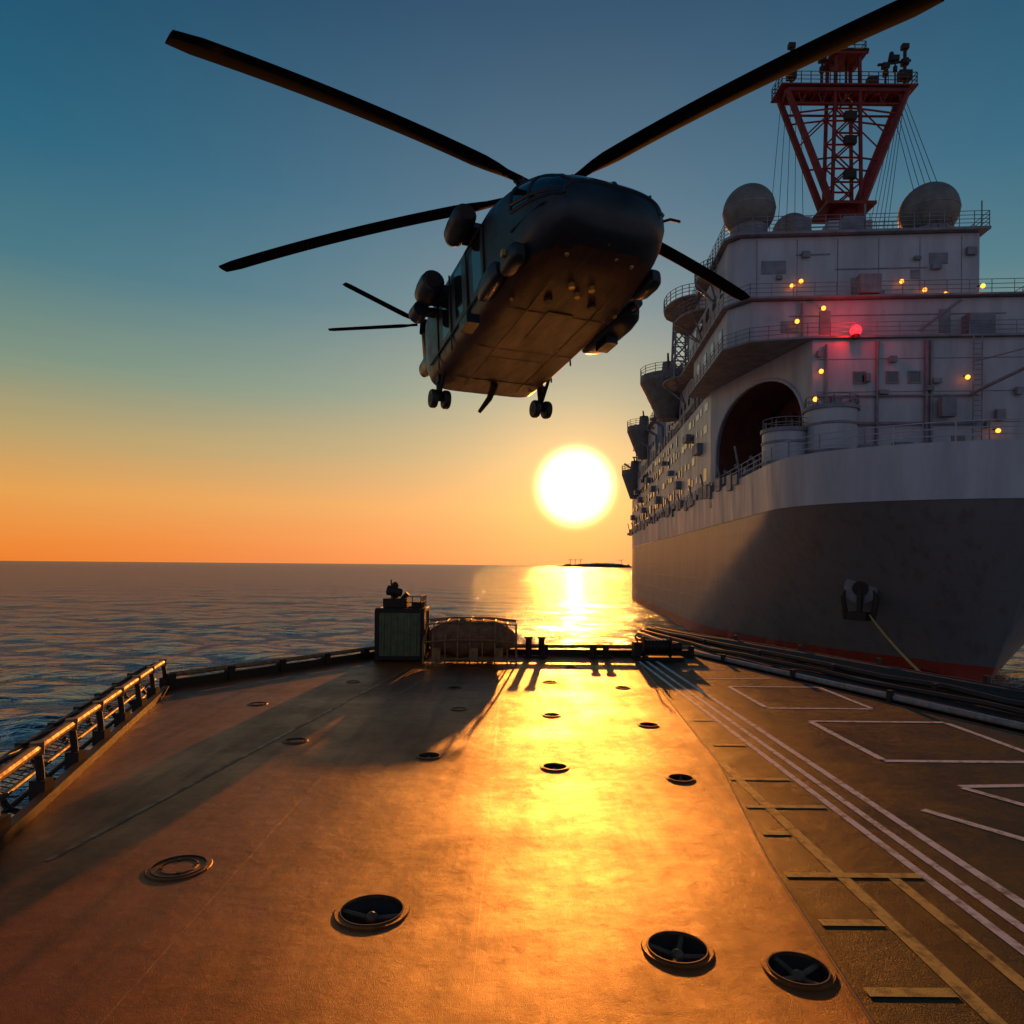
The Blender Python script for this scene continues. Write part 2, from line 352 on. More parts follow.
rl=empty('safety_net_railing')
mb=MB(); A=Vector((-2.95,1.4,DECK)); B=Vector((-4.36,6.0,DECK)); C=Vector((-6.52,13.3,DECK))
out=Vector((-.96,.28,0))
path=[]
for a,c in ((A,B),(B,C)):
    L=(c-a).length; n=int(L/1.05)
    for i in range(n): path.append(a.lerp(c,i/n))
path.append(C)
top=[p+out*.12+Vector((0,0,.50+.015*random.uniform(-1,1))) for p in path]
mb.tube(top,.05,10,0)
outer=[p+out*.85+Vector((0,0,.20)) for p in path]
mb.tube(outer,.035,8,1)
mid=[p+out*.3+Vector((0,0,.16)) for p in path]; mb.tube(mid,.028,8,1)
low=[p+out*.5+Vector((0,0,-.15)) for p in path]; mb.tube(low,.03,8,1)
for i,p in enumerate(path):
    mb.tube([p+out*.05+Vector((0,0,.0)),p+out*.08+Vector((0,0,.3)),top[i]],.04,8,1)
    mb.box(p+out*.06+Vector((0,0,.10)),(.16,.14,.2),1)
    mb.tube([top[i],p+out*.5+Vector((0,0,.38)),outer[i]],.028,6,1)
    mb.tube([outer[i],low[i],p+Vector((0,0,-.2))],.035,6,1)
    mb.box(outer[i],(.12,.12,.09),1)
    mb.cyl(top[i]-Vector((0,0,.07)),top[i]+Vector((0,0,.06)),.065,n=10,mi=0)
obj('rail_frame',mb,[M_rail,M_dark],rl)
mb=MB()
for i in range(len(path)-1):
    for k in range(8):
        t=k/8; a=mid[i].lerp(mid[i+1],t); c=outer[i].lerp(outer[i+1],t); mb.cyl(a,c,.007,n=4,cap=False)
    for k in range(1,5):
        t=k/5; mb.cyl(mid[i].lerp(outer[i],t),mid[i+1].lerp(outer[i+1],t),.007,n=4,cap=False)
obj('net_cords',mb,[M_dark],rl)

ct=empty('equipment_container')
mb=MB(); cx,cy=-2.75,17.7
mb.box((cx,cy,DECK+.66),(1.15,1.0,1.14),0)
for dx in (-.56,.56):
    for dy in (-.49,.49): mb.box((cx+dx,cy+dy,DECK+.64),(.1,.1,1.28),1)
for z in (.09,1.26):
    for dy in (-.50,.50): mb.box((cx,cy+dy,DECK+z),(1.02,.09,.1),1)
    for dx in (-.57,.57): mb.box((cx+dx,cy,DECK+z),(.09,.88,.1),1)
for i in range(6): mb.box((cx-.4+i*.16,cy-.52,DECK+.66),(.05,.03,1.0),0)
obj('container_body',mb,[M_olive,M_dark],ct,bevel=.01)
mb=MB(); q0=DECK-.12
mb.box((cx-.15,cy,q0+1.55),(.6,.6,.22),0)
mb.cyl((cx-.2,cy,q0+1.6),(cx-.2,cy,q0+1.9),.08,n=10); mb.cyl((cx-.36,cy-.1,q0+1.86),(cx-.02,cy-.16,q0+1.80),.13,.10,n=14)
mb.cyl((cx-.3,cy+.1,q0+1.6),(cx-.32,cy+.1,q0+2.12),.02,n=6); mb.cyl((cx-.05,cy,q0+1.6),(cx+.12,cy,q0+1.78),.06,n=8)
mb.box((cx+.38,cy,q0+1.5),(.25,.5,.14),0)
railing(mb,[(cx+.1,cy-.5,q0+1.43),(cx+.52,cy-.5,q0+1.43),(cx+.52,cy+.5,q0+1.43)],h=.3,sp=.25,r=.012,bars=2)
mb.sphere((cx-.2,cy,q0+1.98),.09,n=10,m=8)
obj('searchlight_and_gear',mb,[M_dark],ct)
rf=empty('covered_life_raft')
mb=MB(); rx,ry=-1.0,17.7
rs=[]
for k in range(25):
    t=k/24; x=rx-1.12+2.24*t; e=(1-abs(2*t-1)**3.5)**.45 if 0<t<1 else .12
    ring_=[]
    for i in range(28):
        a=2*math.pi*i/28; cc=math.cos(a); ss=math.sin(a)
        fold=1+.05*math.sin(14*t+2*a)+.03*math.sin(31*t+5*a)
        yy=.75*e*fold*math.copysign(abs(cc)**.6,cc); zz=.46*e*fold*math.copysign(abs(ss)**.7,ss)*(1-.18*(2*t-1)**2)
        ring_.append((x,ry+yy,DECK+.56+zz))
    rs.append(ring_)
mb.rings(rs); obj('canvas_cover',mb,[M_canvas],rf,smooth=60)
mb=MB()
for k in range(7):
    x=rx-.9+1.8*k/6; hh=.98-.12*((k-3)/3)**2
    mb.tube([(x,ry-.84,DECK),(x,ry-.82,DECK+.55),(x,ry-.5,DECK+hh+.06),(x,ry+.5,DECK+hh+.06),(x,ry+.82,DECK+.55),(x,ry+.84,DECK)],.018,6)
for z,yy in ((.12,-.86),(.58,-.84),(.98,-.55),(1.06,0),(.98,.55),(.58,.84),(.3,.86)): mb.tube([(rx-1.12,ry+yy,DECK+z-.06),(rx-.5,ry+yy,DECK+z),(rx+.5,ry+yy,DECK+z),(rx+1.12,ry+yy,DECK+z-.06)],.02,6)
for s in (-1.12,1.12): mb.tube([(rx+s,ry-.86,DECK),(rx+s,ry-.86,DECK+.5),(rx+s,ry,DECK+.9),(rx+s,ry+.86,DECK+.5),(rx+s,ry+.86,DECK)],.026,6)
for s in (-.8,.1,.7): mb.box((rx+s,ry-.9,DECK+.25),(.2,.1,.3),0)
obj('tubular_cradle',mb,[M_rail],rf)
def bollard(x,y,h=.38):
    e=empty('mooring_bollard',(x,y,DECK)); m=MB()
    m.box((0,0,.03),(.62,.28,.05))
    for dx in (-.17,.17): m.cyl((dx,0,.05),(dx,0,h),.085,.08,n=14); m.cyl((dx,0,h),(dx,0,h+.05),.115,.11,n=14)
    obj('bollard_posts',m,[M_dark],e)
bollard(.62,18.2,.5); bollard(2.3,18.3,.3)
w=empty('mooring_winch',(3.75,18.0,DECK)); mb=MB()
mb.box((0,0,.05),(1.25,.6,.08)); mb.cyl((-.35,0,.33),(.3,0,.33),.17,n=18); 
for x in (-.37,.32): mb.cyl((x-.02,0,.33),(x+.02,0,.33),.27,n=20)
mb.cyl((.3,0,.33),(.62,0,.33),.09,.12,n=14); mb.box((-.52,0,.28),(.2,.34,.36)); mb.tube([(-.52,-.1,.45),(-.6,-.2,.62),(-.5,-.2,.7)],.02,6)
for k in range(7): mb.cyl((-.31+k*.09,0,.33),(-.27+k*.09,0,.33),.19,n=16)
obj('winch_body',mb,[M_dark],w)

cw=empty('hose_rack')
ea=[Vector((4.4,24.5,DECK)),Vector((4.95,18.9,DECK)),Vector((7.62,10.2,DECK)),Vector((9.82,3,DECK)),Vector((10.7,-12,DECK))]
outd=Vector((.955,.29,0))
def offpath(o,z,jit=0):
    k=[.35,1,1,1,1]; pts=[]
    for i,p in enumerate(ea): pts.append(p+outd*o*k[i]+Vector((0,0,z)))
    res=[]
    for a,c in zip(pts[:-1],pts[1:]):
        L=(c-a).length; n=max(2,int(L/1.2))
        for i in range(n): res.append(a.lerp(c,i/n)+Vector((random.uniform(-jit,jit),0,random.uniform(-jit,jit)*.5)))
    res.append(pts[-1]); return res
mb=MB()
i0=offpath(.02,-.12); i1=offpath(2.35,-.12)
for k in range(len(i0)-1):
    mb.add([i0[k],i1[k],i1[k+1],i0[k+1],i0[k]-Vector((0,0,.2)),i1[k]-Vector((0,0,.2)),i1[k+1]-Vector((0,0,.2)),i0[k+1]-Vector((0,0,.2))],[(0,1,2,3),(4,5,6,7),(0,1,5,4),(3,2,6,7),(1,2,6,5),(0,3,7,4)])
obj('catwalk',mb,[M_dark],cw,smooth=0)
mb=MB()
for o,z,r,mi,j in ((.08,.06,.055,1,.0),(.28,.0,.09,0,.03),(.5,.02,.07,0,.05),(.72,.0,.10,0,.04),(.92,.08,.05,1,.01),(1.1,.0,.11,0,.05),(1.38,.04,.12,0,.04),(1.62,.02,.08,2,.05),(1.82,.1,.06,0,.04),(2.02,.12,.13,0,.03),(2.25,.2,.05,0,.01),(1.25,.18,.06,0,.07),(.6,.14,.05,0,.07)):
    mb.tube(offpath(o,z,j),r,10,mi)
for k in range(3,len(i0)-1,2):
    a=i0[k]+Vector((0,0,.12)); c=i1[k]+Vector((0,0,.3)); d=(c-a); rot=Matrix.Rotation(math.atan2(d.y,d.x),3,'Z')
    for t in (.0,.45,.99): p=a.lerp(c,t); mb.box(p-Vector((0,0,.02)),(.09,.09,.42),0,rot)
obj('hoses_and_pipes',mb,[M_rubber,M_pipe,M_mred],cw)

# ---------------------------------------------------------------- the large ship
sh=empty('naval_supply_ship')
O=Vector((31.7,43,0)); an=math.radians(4.3); Ax=Vector((math.sin(an),math.cos(an),0)); Lx=Vector((-math.cos(an),math.sin(an),0))
def S(s,w,z): return O+Ax*s+Lx*w+Vector((0,0,z))
CW=-1.5; HB=14.0
def SH(s,w,z): return S(s,w+CW,z)
LEN=140
def halfw(s,t):
    s0=6.5*(1-t)**1.1; Le=11+(1-t)*30; u=(s-s0)/Le
    if u<=0: return 0.0
    if u>=1: w=HB
    else:
        p=2.6-(1-t)*.8; q=1/(1.75-(1-t)*.65); w=HB*(1-(1-u)**p)**q
    if s>LEN-25: w*=1-.16*((s-(LEN-25))/25)**2
    return w
KN=12.4; RIM=16.0
mb=MB()
levels=[-2,0,1.2,2.5,4,5.5,7,8.5,10,11.2,KN]
def hrow(z,t):
    s0=6.5*(1-t)**1.1; ss=[s0+ (u**1.8)*(52-s0) for u in [i/44 for i in range(45)]]+[52+(LEN-52)*i/14 for i in range(1,15)]
    return ss
for side in (1,-1):
    rows=[]
    for z in levels:
        t=max(0,z)/KN; rows.append([SH(s,side*halfw(s,t),z) for s in hrow(z,t)])
    mb.rings(rows,0,cap=False,closed=False)
    rows2=[[r[-1],SH(LEN,0,0)+Vector((0,0,r[-1].z))] for r in rows]; mb.rings(rows2,0,cap=False,closed=False)
obj('hull',mb,[M_hull],sh,smooth=30)
mb=MB()
rimS=hrow(KN,1)
for side in (1,-1):
    a=[SH(s-.05,side*(halfw(s,1)+.06),KN) for s in rimS]; b_=[SH(s-.25,side*(halfw(s,1)+.15),RIM+ .0) for s in rimS]
    c_=[SH(s+.15,side*max(0,halfw(s,1)-.2),RIM) for s in rimS]; d_=[SH(s+.2,side*max(0,halfw(s,1)-.2),14.4) for s in rimS]
    mb.rings([a,b_,c_,d_],0,cap=False,closed=False)
rim=[(s,halfw(s,1)-.1) for s in rimS]
plan=[(s+.2,max(w,0.01)) for s,w in rim]+[(s+.2,-max(w,.01)) for s,w in reversed(rim)]
mb.add([SH(s,w,14.4) for s,w in plan],[tuple(range(len(plan)))],1)
obj('bulwark_and_foredeck',mb,[M_shipw,M_ship2],sh,smooth=30)
mb=MB()
for side in (1,-1):
    pts=[SH(s-.05,side*max(0,halfw(s,1)-.02),RIM) for s in rimS[::3]]; railing(mb,pts,h=1.3,sp=2.2,r=.045,bars=3)
obj('bow_railing',mb,[M_shipw],sh)

TOPZ=38.3
planA=[(16.4,-12.5),(16.4,7.4),(34,12.3),(128,12.0),(128,-14.0),(30,-14.3)]
mb=MB(); mb.prism(planA,14.42,27.5,T=S); tierA=obj('lower_superstructure',mb,[M_shipw],sh,smooth=0)
fa=S(16.4,7.4,0); fb=S(34,12.3,0); fdv=(fb-fa).normalized(); fn=Vector((fdv.y,-fdv.x,0)); 
if fn.y>0: fn=-fn
cm=(fa+fb)/2-fdv*.2; cut=MB(); W=8.0
prof=[(-W,14.6)]+[(-W*math.cos(math.pi*i/20)*1.0, 19.6+6.4*math.sin(math.pi*i/20)**.8) for i in range(21)]+[(W,14.6)]
cut.rings([[cm+fdv*u+fn*1.5+Vector((0,0,z)) for u,z in prof],[cm+fdv*u-fn*6.0+Vector((0,0,z)) for u,z in prof]])
boolcut(tierA,cut)
mb=MB(); p0=cm-fn*5.9
mb.add([p0+fdv*-7.2+Vector((0,0,14.7)),p0+fdv*7.2+Vector((0,0,14.7)),p0+fdv*7.2+Vector((0,0,25.6)),p0-fdv*7.2+Vector((0,0,25.6))],[(0,1,2,3)],0)
inn=[(u*.985,14.62+(z-14.6)*.985) for u,z in prof]
mb.rings([[cm+fdv*u-fn*.25+Vector((0,0,z)) for u,z in inn],[cm+fdv*u-fn*5.88+Vector((0,0,z)) for u,z in inn]],0,cap=False,closed=False)
for u in (-5,-2.5,0,2.5,5): mb.cyl(p0+fdv*u+fn*.4+Vector((0,0,14.7)),p0+fdv*u+fn*.4+Vector((0,0,24)),.2,n=8)
mb.box(p0+fn*2+Vector((0,0,16)),(5,2,2.6),0)
obj('bay_lining',mb,[M_redin],sh,smooth=30)
mb=MB(); mb.tube([cm+fdv*u+fn*.05+Vector((0,0,z)) for u,z in prof],.16,8); obj('arch_rim',mb,[M_shipw],sh)

def box(mb,s0,s1,w0,w1,z0,z1,mi=0): mb.prism([(s0,w0),(s0,w1),(s1,w1),(s1,w0)],z0,z1,mi,T=S)
mb=MB()
mb.prism([(17.5,-10.8),(17.5,12.2),(19.5,13.9),(36,13.9),(36,-10.8)],27.7,31.3,T=S)
mb.prism([(20.6,-8.6),(20.6,12.4),(21.6,13.4),(42,13.4),(42,-8.6)],31.5,TOPZ,T=S)
box(mb,26,38,-5,6,TOPZ+.3,TOPZ+2.6); box(mb,28,33,-2.4,2.0,TOPZ+2.7,TOPZ+5)
box(mb,44,74,-9,11.6,27.52,33.5); box(mb,50,66,-6,9,33.6,38.5)
box(mb,84,120,-9,11.8,27.53,35); box(mb,90,108,-6,8,35.1,41)
box(mb,122,136,-9,11.0,16.2,24); box(mb,76,82,-9,9,27.54,31)
mb.prism([(60,2),(60,7.5),(70,7),(70,2.5)],38.6,46,T=S)
box(mb,96,104,2,8,41.1,47)
obj('upper_superstructure',mb,[M_shipw],sh,smooth=0,bevel=.12)
mb=MB()
mb.prism([(16.0,-12.9),(16.0,8.0),(17.0,12.6),(19.2,14.4),(37,14.4),(37,-14.6),(29.5,-14.9)],27.52,27.68,T=S)
mb.prism([(16.9,-11.3),(16.9,12.6),(19.2,14.4),(43,14.4),(43,-11.3)],31.32,31.48,T=S)
mb.prism([(20.0,-9.2),(20.0,12.9),(21.3,13.9),(43,13.9),(43,-9.2)],TOPZ+.02,TOPZ+.26,T=S)
box(mb,43.5,76,-10,12.6,33.52,33.62); box(mb,83,121,-10,12.6,35.0,35.1)
obj('deck_slabs',mb,[M_ship2],sh,smooth=0)
mb=MB()
railing(mb,[S(s,w,27.68) for s,w in ((29.5,-14.8),(16.1,-12.8),(16.1,7.9),(17.1,12.5),(19.3,14.3),(36.9,14.3))],h=1.15,sp=1.8,r=.035)
railing(mb,[S(s,w,31.48) for s,w in ((43,-11.2),(17,-11.2),(17,12.5),(19.3,14.3),(43,14.3))],h=1.15,sp=1.8,r=.035)
railing(mb,[S(s,w,TOPZ+.26) for s,w in ((43,-9.1),(20.1,-9.1),(20.1,12.8),(21.4,13.8),(43,13.8))],h=1.4,sp=1.3,r=.04,bars=4)
railing(mb,[S(s,w,33.6) for s,w in ((44,12.5),(76,12.5))],h=1.2,sp=2,r=.04)
railing(mb,[S(s,w,35.1) for s,w in ((83,12.5),(121,12.5))],h=1.2,sp=2,r=.05)
railing(mb,[S(s,w,TOPZ+2.6) for s,w in ((26,-5),(26,6),(38,6))],h=1.1,sp=1.5,r=.04)
railing(mb,[S(s,w,27.5) for s,w in ((37,12.2),(128,11.9))],h=1.2,sp=2.5,r=.05)
obj('railings',mb,[M_ship2],sh)
mb=MB()
for z,s0,rr_ in ((35.3,34,2.6),(38.9,40,2.9),(31.6,46,2.2),(37.0,27,1.6)):
    c=S(s0,13.8,z); pts=[]
    for i in range(13):
        a=-math.pi/2+math.pi*i/12; pts.append(c+Lx*math.cos(a)*rr_+Ax*math.sin(a)*rr_*1.6)
    mb.add(pts+[p-Vector((0,0,.2)) for p in pts],[tuple(range(13)),tuple(range(25,12,-1))]+[(i,(i+1)%13,13+(i+1)%13,13+i) for i in range(13)])
    railing(mb,pts,h=1.2,sp=1.2,r=.05)
    for i in (2,6,10): mb.cyl(pts[i]-Vector((0,0,.1)),S(s0,13.2,z-2.6),.09,n=6)
obj('bridge_wing_platforms',mb,[M_ship2],sh)
mb=MB()
for s0,w0,zt,r in ((62,13.0,36.6,4.2),(100,12.4,36.5,3.4),(118,12.4,30,3.0)):
    c=S(s0,w0,0); mb.cyl(c+Vector((0,0,zt-6.5)),c+Vector((0,0,zt-1)),r*.35,r,n=28); mb.cyl(c+Vector((0,0,zt-1)),c+Vector((0,0,zt)),r,r,n=28)
    railing(mb,[c+Vector((r*math.cos(a*.4488),r*math.sin(a*.4488),zt)) for a in range(14)],h=1.2,sp=2,r=.05,close=True)
    mb.cyl(c+Vector((0,0,zt)),c+Vector((0,0,zt+2.2)),1.1,.9,n=16); mb.cyl(c+Vector((0,0,zt+1.6)),c+Vector((-.8,-3.2,zt+2.6)),.2,.14,n=8)
obj('gun_tubs',mb,[M_dome],sh)
def lattice(mb,c,h,w0,w1,n,r,mi=0):
    prev=None
    for k in range(n+1):
        t=k/n; w=w0+(w1-w0)*t; z=h*t
        cur=[c+Vector((a*w,b2*w,z)) for a,b2 in ((-1,-1),(1,-1),(1,1),(-1,1))]
        for i in range(4): mb.cyl(cur[i],cur[(i+1)%4],r*.7,n=5,mi=mi,cap=False)
        if prev:
            for i in range(4):
                mb.cyl(prev[i],cur[i],r,n=6,mi=mi,cap=False)
                mb.cyl(prev[i],cur[(i+1)%4],r*.6,n=5,mi=mi,cap=False); mb.cyl(prev[(i+1)%4],cur[i],r*.6,n=5,mi=mi,cap=False)
        prev=cur
    return prev
mb=MB()
lattice(mb,S(56,12.2,33.6),10,1.1,.8,5,.14); 
mb.box(S(56,12.2,43.8),(3.4,3.4,.25)); railing(mb,[S(54.4,10.6,43.9),S(54.4,13.8,43.9),S(57.6,13.8,43.9)],h=1.1,sp=1,r=.06)
lattice(mb,S(78,9,27.5),15,1.3,.6,5,.16); lattice(mb,S(112,8,35),8,1.2,.6,4,.16)
for s0 in (48,70,88,106,124): mb.cyl(S(s0,11.5,28),S(s0,11.5,28+random.uniform(6,10)),.13,n=6); mb.box(S(s0,11.5,34),(1.8,.3,.3))
for s0 in (74,82,94,126): mb.tube([S(s0,12,27.5),S(s0,12.2,31.5),S(s0,14.2,32.8)],.25,8)
for k in range(30):
    s0=37+k*3.2; mb.box(S(s0,11.6,28.2+random.uniform(0,.6)),(1.0,random.uniform(.8,2.2),random.uniform(1,2.2)))
for k in range(40):
    s0=20+k*2.8+random.uniform(-1,1); mb.box(S(s0,12.6,RIM+random.uniform(-.2,.6)),(.6,random.uniform(.6,1.8),random.uniform(.4,1.5)))
    if k%3==0: mb.cyl(S(s0,12.3,RIM),S(s0,12.9,RIM+random.uniform(2,3.4)),.1,n=6)
for k in range(12):
    s0=40+k*7.3; mb.box(S(s0,12.6,22+3*math.sin(k*2.1)),(.8,random.uniform(1,2.4),random.uniform(.5,1.4)))
obj('side_masts_and_lockers',mb,[M_ship2],sh)
mb=MB()
for s0,w0,z,r in ((24,10.9,TOPZ+4.1,2.45),(25,-6.3,TOPZ+4.0,2.65),(32,4.4,TOPZ+5.6,2.0)):
    c=S(s0,w0,z); mb.sphere(c,r,0,n=32,m=20); mb.cyl(c-Vector((0,0,r+1.7)),c-Vector((0,0,r*.72)),r*.62,r*.72,n=20,mi=1)
    mb.cyl(c-Vector((0,0,.05)),c+Vector((0,0,.05)),r*1.012,n=32,mi=1)
obj('radomes',mb,[M_dome,M_ship2],sh,smooth=30)
mb=MB(); mz=TOPZ+5; c=S(30,-.1,mz)
mb.cyl(c-Vector((0,0,1)),c+Vector((0,0,1.6)),1.8,1.5,n=8); mb.box(c+Vector((0,0,1.7)),(5,4.4,.3))
tz=14.4; topw=6.2
for y in (-1.0,1.0):
    legL0=c+Vector((-1.5,y,1.8)); legL1=c+Vector((-topw,y,tz-.6)); legR0=c+Vector((1.5,y,1.8)); legR1=c+Vector((topw,y,tz-.6))
    mb.cyl(legL0,legL1,.40,.32,n=6); mb.cyl(legR0,legR1,.40,.32,n=6)
    mb.cyl(c+Vector((-1.5,y,1.8)),c+Vector((-1.2,y,tz+3)),.2,n=6); mb.cyl(c+Vector((1.5,y,1.8)),c+Vector((1.2,y,tz+3)),.2,n=6)
    N_=5
    for k in range(N_):
        t0=k/N_;t1=(k+1)/N_
        for a0,a1,b0,b1 in ((legL0,legL1,c+Vector((-1.5,y,1.8)),c+Vector((-1.3,y,tz))),(legR0,legR1,c+Vector((1.5,y,1.8)),c+Vector((1.3,y,tz)))):
            if k in (2,4): mb.cyl(a0.lerp(a1,t0),b0.lerp(b1,t0),.10,n=5)
            if k==3: mb.cyl(a0.lerp(a1,t0),b0.lerp(b1,t1),.08,n=5)
        l0=c+Vector((-1.5,y,1.8)).lerp(Vector((-1.2,y,tz)),t0); l1=c+Vector((-1.5,y,1.8)).lerp(Vector((-1.2,y,tz)),t1)
        r0=c+Vector((1.5,y,1.8)).lerp(Vector((1.2,y,tz)),t0); r1=c+Vector((1.5,y,1.8)).lerp(Vector((1.2,y,tz)),t1)
        mb.cyl(l0,r1,.09,n=5); mb.cyl(r0,l1,.09,n=5); mb.cyl(l1,r1,.11,n=5)
    mb.cyl(legL1,legR1,.3,n=6); mb.cyl(legL1+Vector((.5,0,-1.4)),legR1+Vector((-.5,0,-1.4)),.12,n=6)
for k in range(13):
    x=-topw+k*topw/6; mb.cyl(c+Vector((x,-1,tz-.6)),c+Vector((x+(.5 if k%2 else -.5),-1,tz-2)),.07,n=5)
    mb.cyl(c+Vector((x,-1,tz-.6)),c+Vector((x,1,tz-.6)),.1,n=5)
mb.box(c+Vector((0,0,tz-.3)),(2*topw+1.6,3.0,.16))
mb.box(c+Vector((0,0,tz+3)),(3.6,2.8,.2))
obj('lattice_mast',mb,[M_mred],sh)
mb=MB()
railing(mb,[c+Vector((x,y,tz-.2)) for x,y in ((-6.9,-1.4),(6.9,-1.4),(6.9,1.4),(-6.9,1.4))],h=1.2,sp=1.0,r=.05,close=True)
railing(mb,[c+Vector((x,y,tz+3.1)) for x,y in ((-1.7,-1.3),(1.7,-1.3),(1.7,1.3),(-1.7,1.3))],h=1.1,sp=1,r=.05,close=True)
for x,h,r in ((-5.4,4.6,.16),(-2.2,3.2,.12),(6.4,4.6,.18),(4.4,2.6,.12),(.3,5.2,.14),(-.9,4.4,.1),(5.4,3.4,.09)):
    mb.cyl(c+Vector((x,0,tz-.2)),c+Vector((x,0,tz+h)),r,n=8); mb.box(c+Vector((x,0,tz+h)),(.7,.5,.5)); mb.cyl(c+Vector((x,0,tz+h*.6)),c+Vector((x,0,tz+h*.6+.5)),r*2.4,n=10)
mb.cyl(c+Vector((3.6,0,tz+2.7)),c+Vector((7.0,0,tz+3.2)),.14,n=6); mb.cyl(c+Vector((5,0,tz+3)),c+Vector((5,0,tz+4.0)),.4,.2,n=10)
mb.box(c+Vector((6.4,0,tz+1.6)),(1.3,.7,.9)); mb.box(c+Vector((-5.4,0,tz+1.6)),(.9,.7,.9)); mb.box(c+Vector((3,0,tz+.9)),(1.0,.7,.9))
mb.cyl(c+Vector((-2.6,-.3,tz+3.9)),c+Vector((2.4,-.3,tz+3.9)),.3,n=8)
for z in (5,8.5,11): mb.box(c+Vector((.2,-1.2,z)),(1.2,.5,.8))
obj('mast_sensors',mb,[M_dark],sh)
mb=MB()
for i in range(5):
    mb.cyl(c+Vector((-topw-.2+i*.5,0,tz-.6)),S(22,9.6-i*.8,TOPZ+.3),.028,n=4); mb.cyl(c+Vector((topw+.2-i*.4,0,tz-.6)),S(22,-6.4+i*.7-1,TOPZ+.3),.028,n=4)
    mb.cyl(c+Vector((topw+.2-i*.2,0,tz-.6)),S(40,-8+i*.7,TOPZ+.3),.03,n=4)
obj('rigging_wires',mb,[M_dark],sh)
mb=MB()
def front(s,w,z,dw,dz,mi=0,d=.12): mb.prism([(s-d,w-dw/2),(s-d,w+dw/2),(s+.1,w+dw/2),(s+.1,w-dw/2)],z-dz/2,z+dz/2,mi,T=S)
def sidew(w,s,z,ds,dz,mi=0,d=.1): mb.prism([(s-ds/2,w-.1),(s-ds/2,w+d),(s+ds/2,w+d),(s+ds/2,w-.1)],z-dz/2,z+dz/2,mi,T=S)
for w0 in (3.5,.8,-1.0): 
    front(16.4,w0,24.2,.75,.75,0,.03)
    for a in (-1,1): front(16.4,w0+a*.47,24.2,.12,1.06,1,.09); front(16.4,w0,24.2+a*.47,.82,.12,1,.09)
for w0 in (5.2,-4.6): front(16.4,w0,18.0,1.1,2.4,0,.04); front(16.4,w0,18.0,1.3,.1,1,.1)
for w0 in (6,-4): front(17.5,w0,29.3,.9,2.0,1,.1)
for w0,z,dw,dz in ((9.5,35.5,2.2,1.2),(-5,36,1.6,1.0),(2,33.4,1.2,2),(-3,34.6,.8,.8),(6,36.6,3,.12),(0,35.2,8,.1),(0,29.9,18,.08),(9,29,1.4,1)): front(20.6 if z>31.5 else 17.5,w0,z,dw,dz,1,.06)
for z in (17.6,20.4,23.0,25.8): front(16.4,-2.5,z,19,.06,1,.03)
for k in range(6): front(20.6,-7+k*3.6,35,.05,6,1,.03)
for z in (18.5,21.2,24,26.2): 
    for k in range(34):
        s=37+k*2.6+random.uniform(-.5,.5)
        if random.random()<.75: sidew(12.27,s,z+random.uniform(-.2,.2),random.choice((.6,.9,1.8)),random.choice((.7,.9,1.5)),0,.06)
for k in range(9): sidew(11.6,46+k*3,30.5,1.1,.9,0,.06)
for k in range(10): sidew(11.8,86+k*3.2,31.2,1.2,.9,0,.06)
for k in range(5): sidew(13.4,24+k*3.4,34.8,1.4,1.1,0,.06)
for k in range(4): sidew(13.9,22+k*3.6,29.6,1.3,1.1,0,.06)
obj('windows_and_doors',mb,[M_glassd,M_ship2],sh,smooth=0)
mb=MB()
for w0,z0,z1 in ((2.1,14.5,27.3),(-1.9,17,27.3),(-2.3,17,27.3),(6.3,16,27)): mb.cyl(S(16.2,w0,z0),S(16.2,w0,z1),.13,n=8)
for z in (20.2,22.6): mb.cyl(S(16.15,-6,z),S(16.15,7,z),.09,n=6)
mb.cyl(S(17.3,8,31),S(17.3,8,27.8),.1,n=6)
for a in (-.35,.35): mb.cyl(S(16.0,-5.9+a,14.5),S(16.0,-5.9+a,27.5),.06,n=5)
for k in range(30): mb.cyl(S(16.0,-6.25,14.8+k*.43),S(16.0,-5.55,14.8+k*.43),.04,n=4)
mb.box(S(15.8,-3.4,21.5),(1.2,.6,1.6)); mb.box(S(15.8,4.6,20),(.9,.6,1.3)); mb.box(S(17.1,-6.5,28.7),(2.2,1.2,1.8)); mb.box(S(17.2,2.5,32.4),(1.8,1,1.6))
mb.box(S(22,2,39.6),(2.0,1,1.8)); mb.box(S(21,7,39.4),(1.4,1,1.4)); mb.cyl(S(20.4,1.5,38.6),S(20.4,1.5,41),.08,n=6); mb.cyl(S(20.4,-8.6,38.6),S(20.4,-8.6,41),.06,n=6)
for k in range(14):
    mb.box(S(16.1,-9+k*1.2+random.uniform(-.4,.4),random.uniform(16.5,26.5)),(random.uniform(.3,.8),.35,random.uniform(.3,.9)))
for k in range(8):
    mb.box(S(20.4,-7.5+k*2.4+random.uniform(-.5,.5),random.uniform(32.2,37.4)),(random.uniform(.3,.9),.3,random.uniform(.3,.8)))
mb.cyl(S(15.6,-5.2,22.6),S(8,-10.5,25.4),.16,.1,n=8); mb.cyl(S(15.6,-5.2,25.2),S(8,-10.5,25.5),.05,n=5)
mb.cyl(S(16,-1.2,28),S(15,-4,30.2),.14,n=6)
obj('pipes_and_ladders',mb,[M_ship2],sh)
mb=MB()
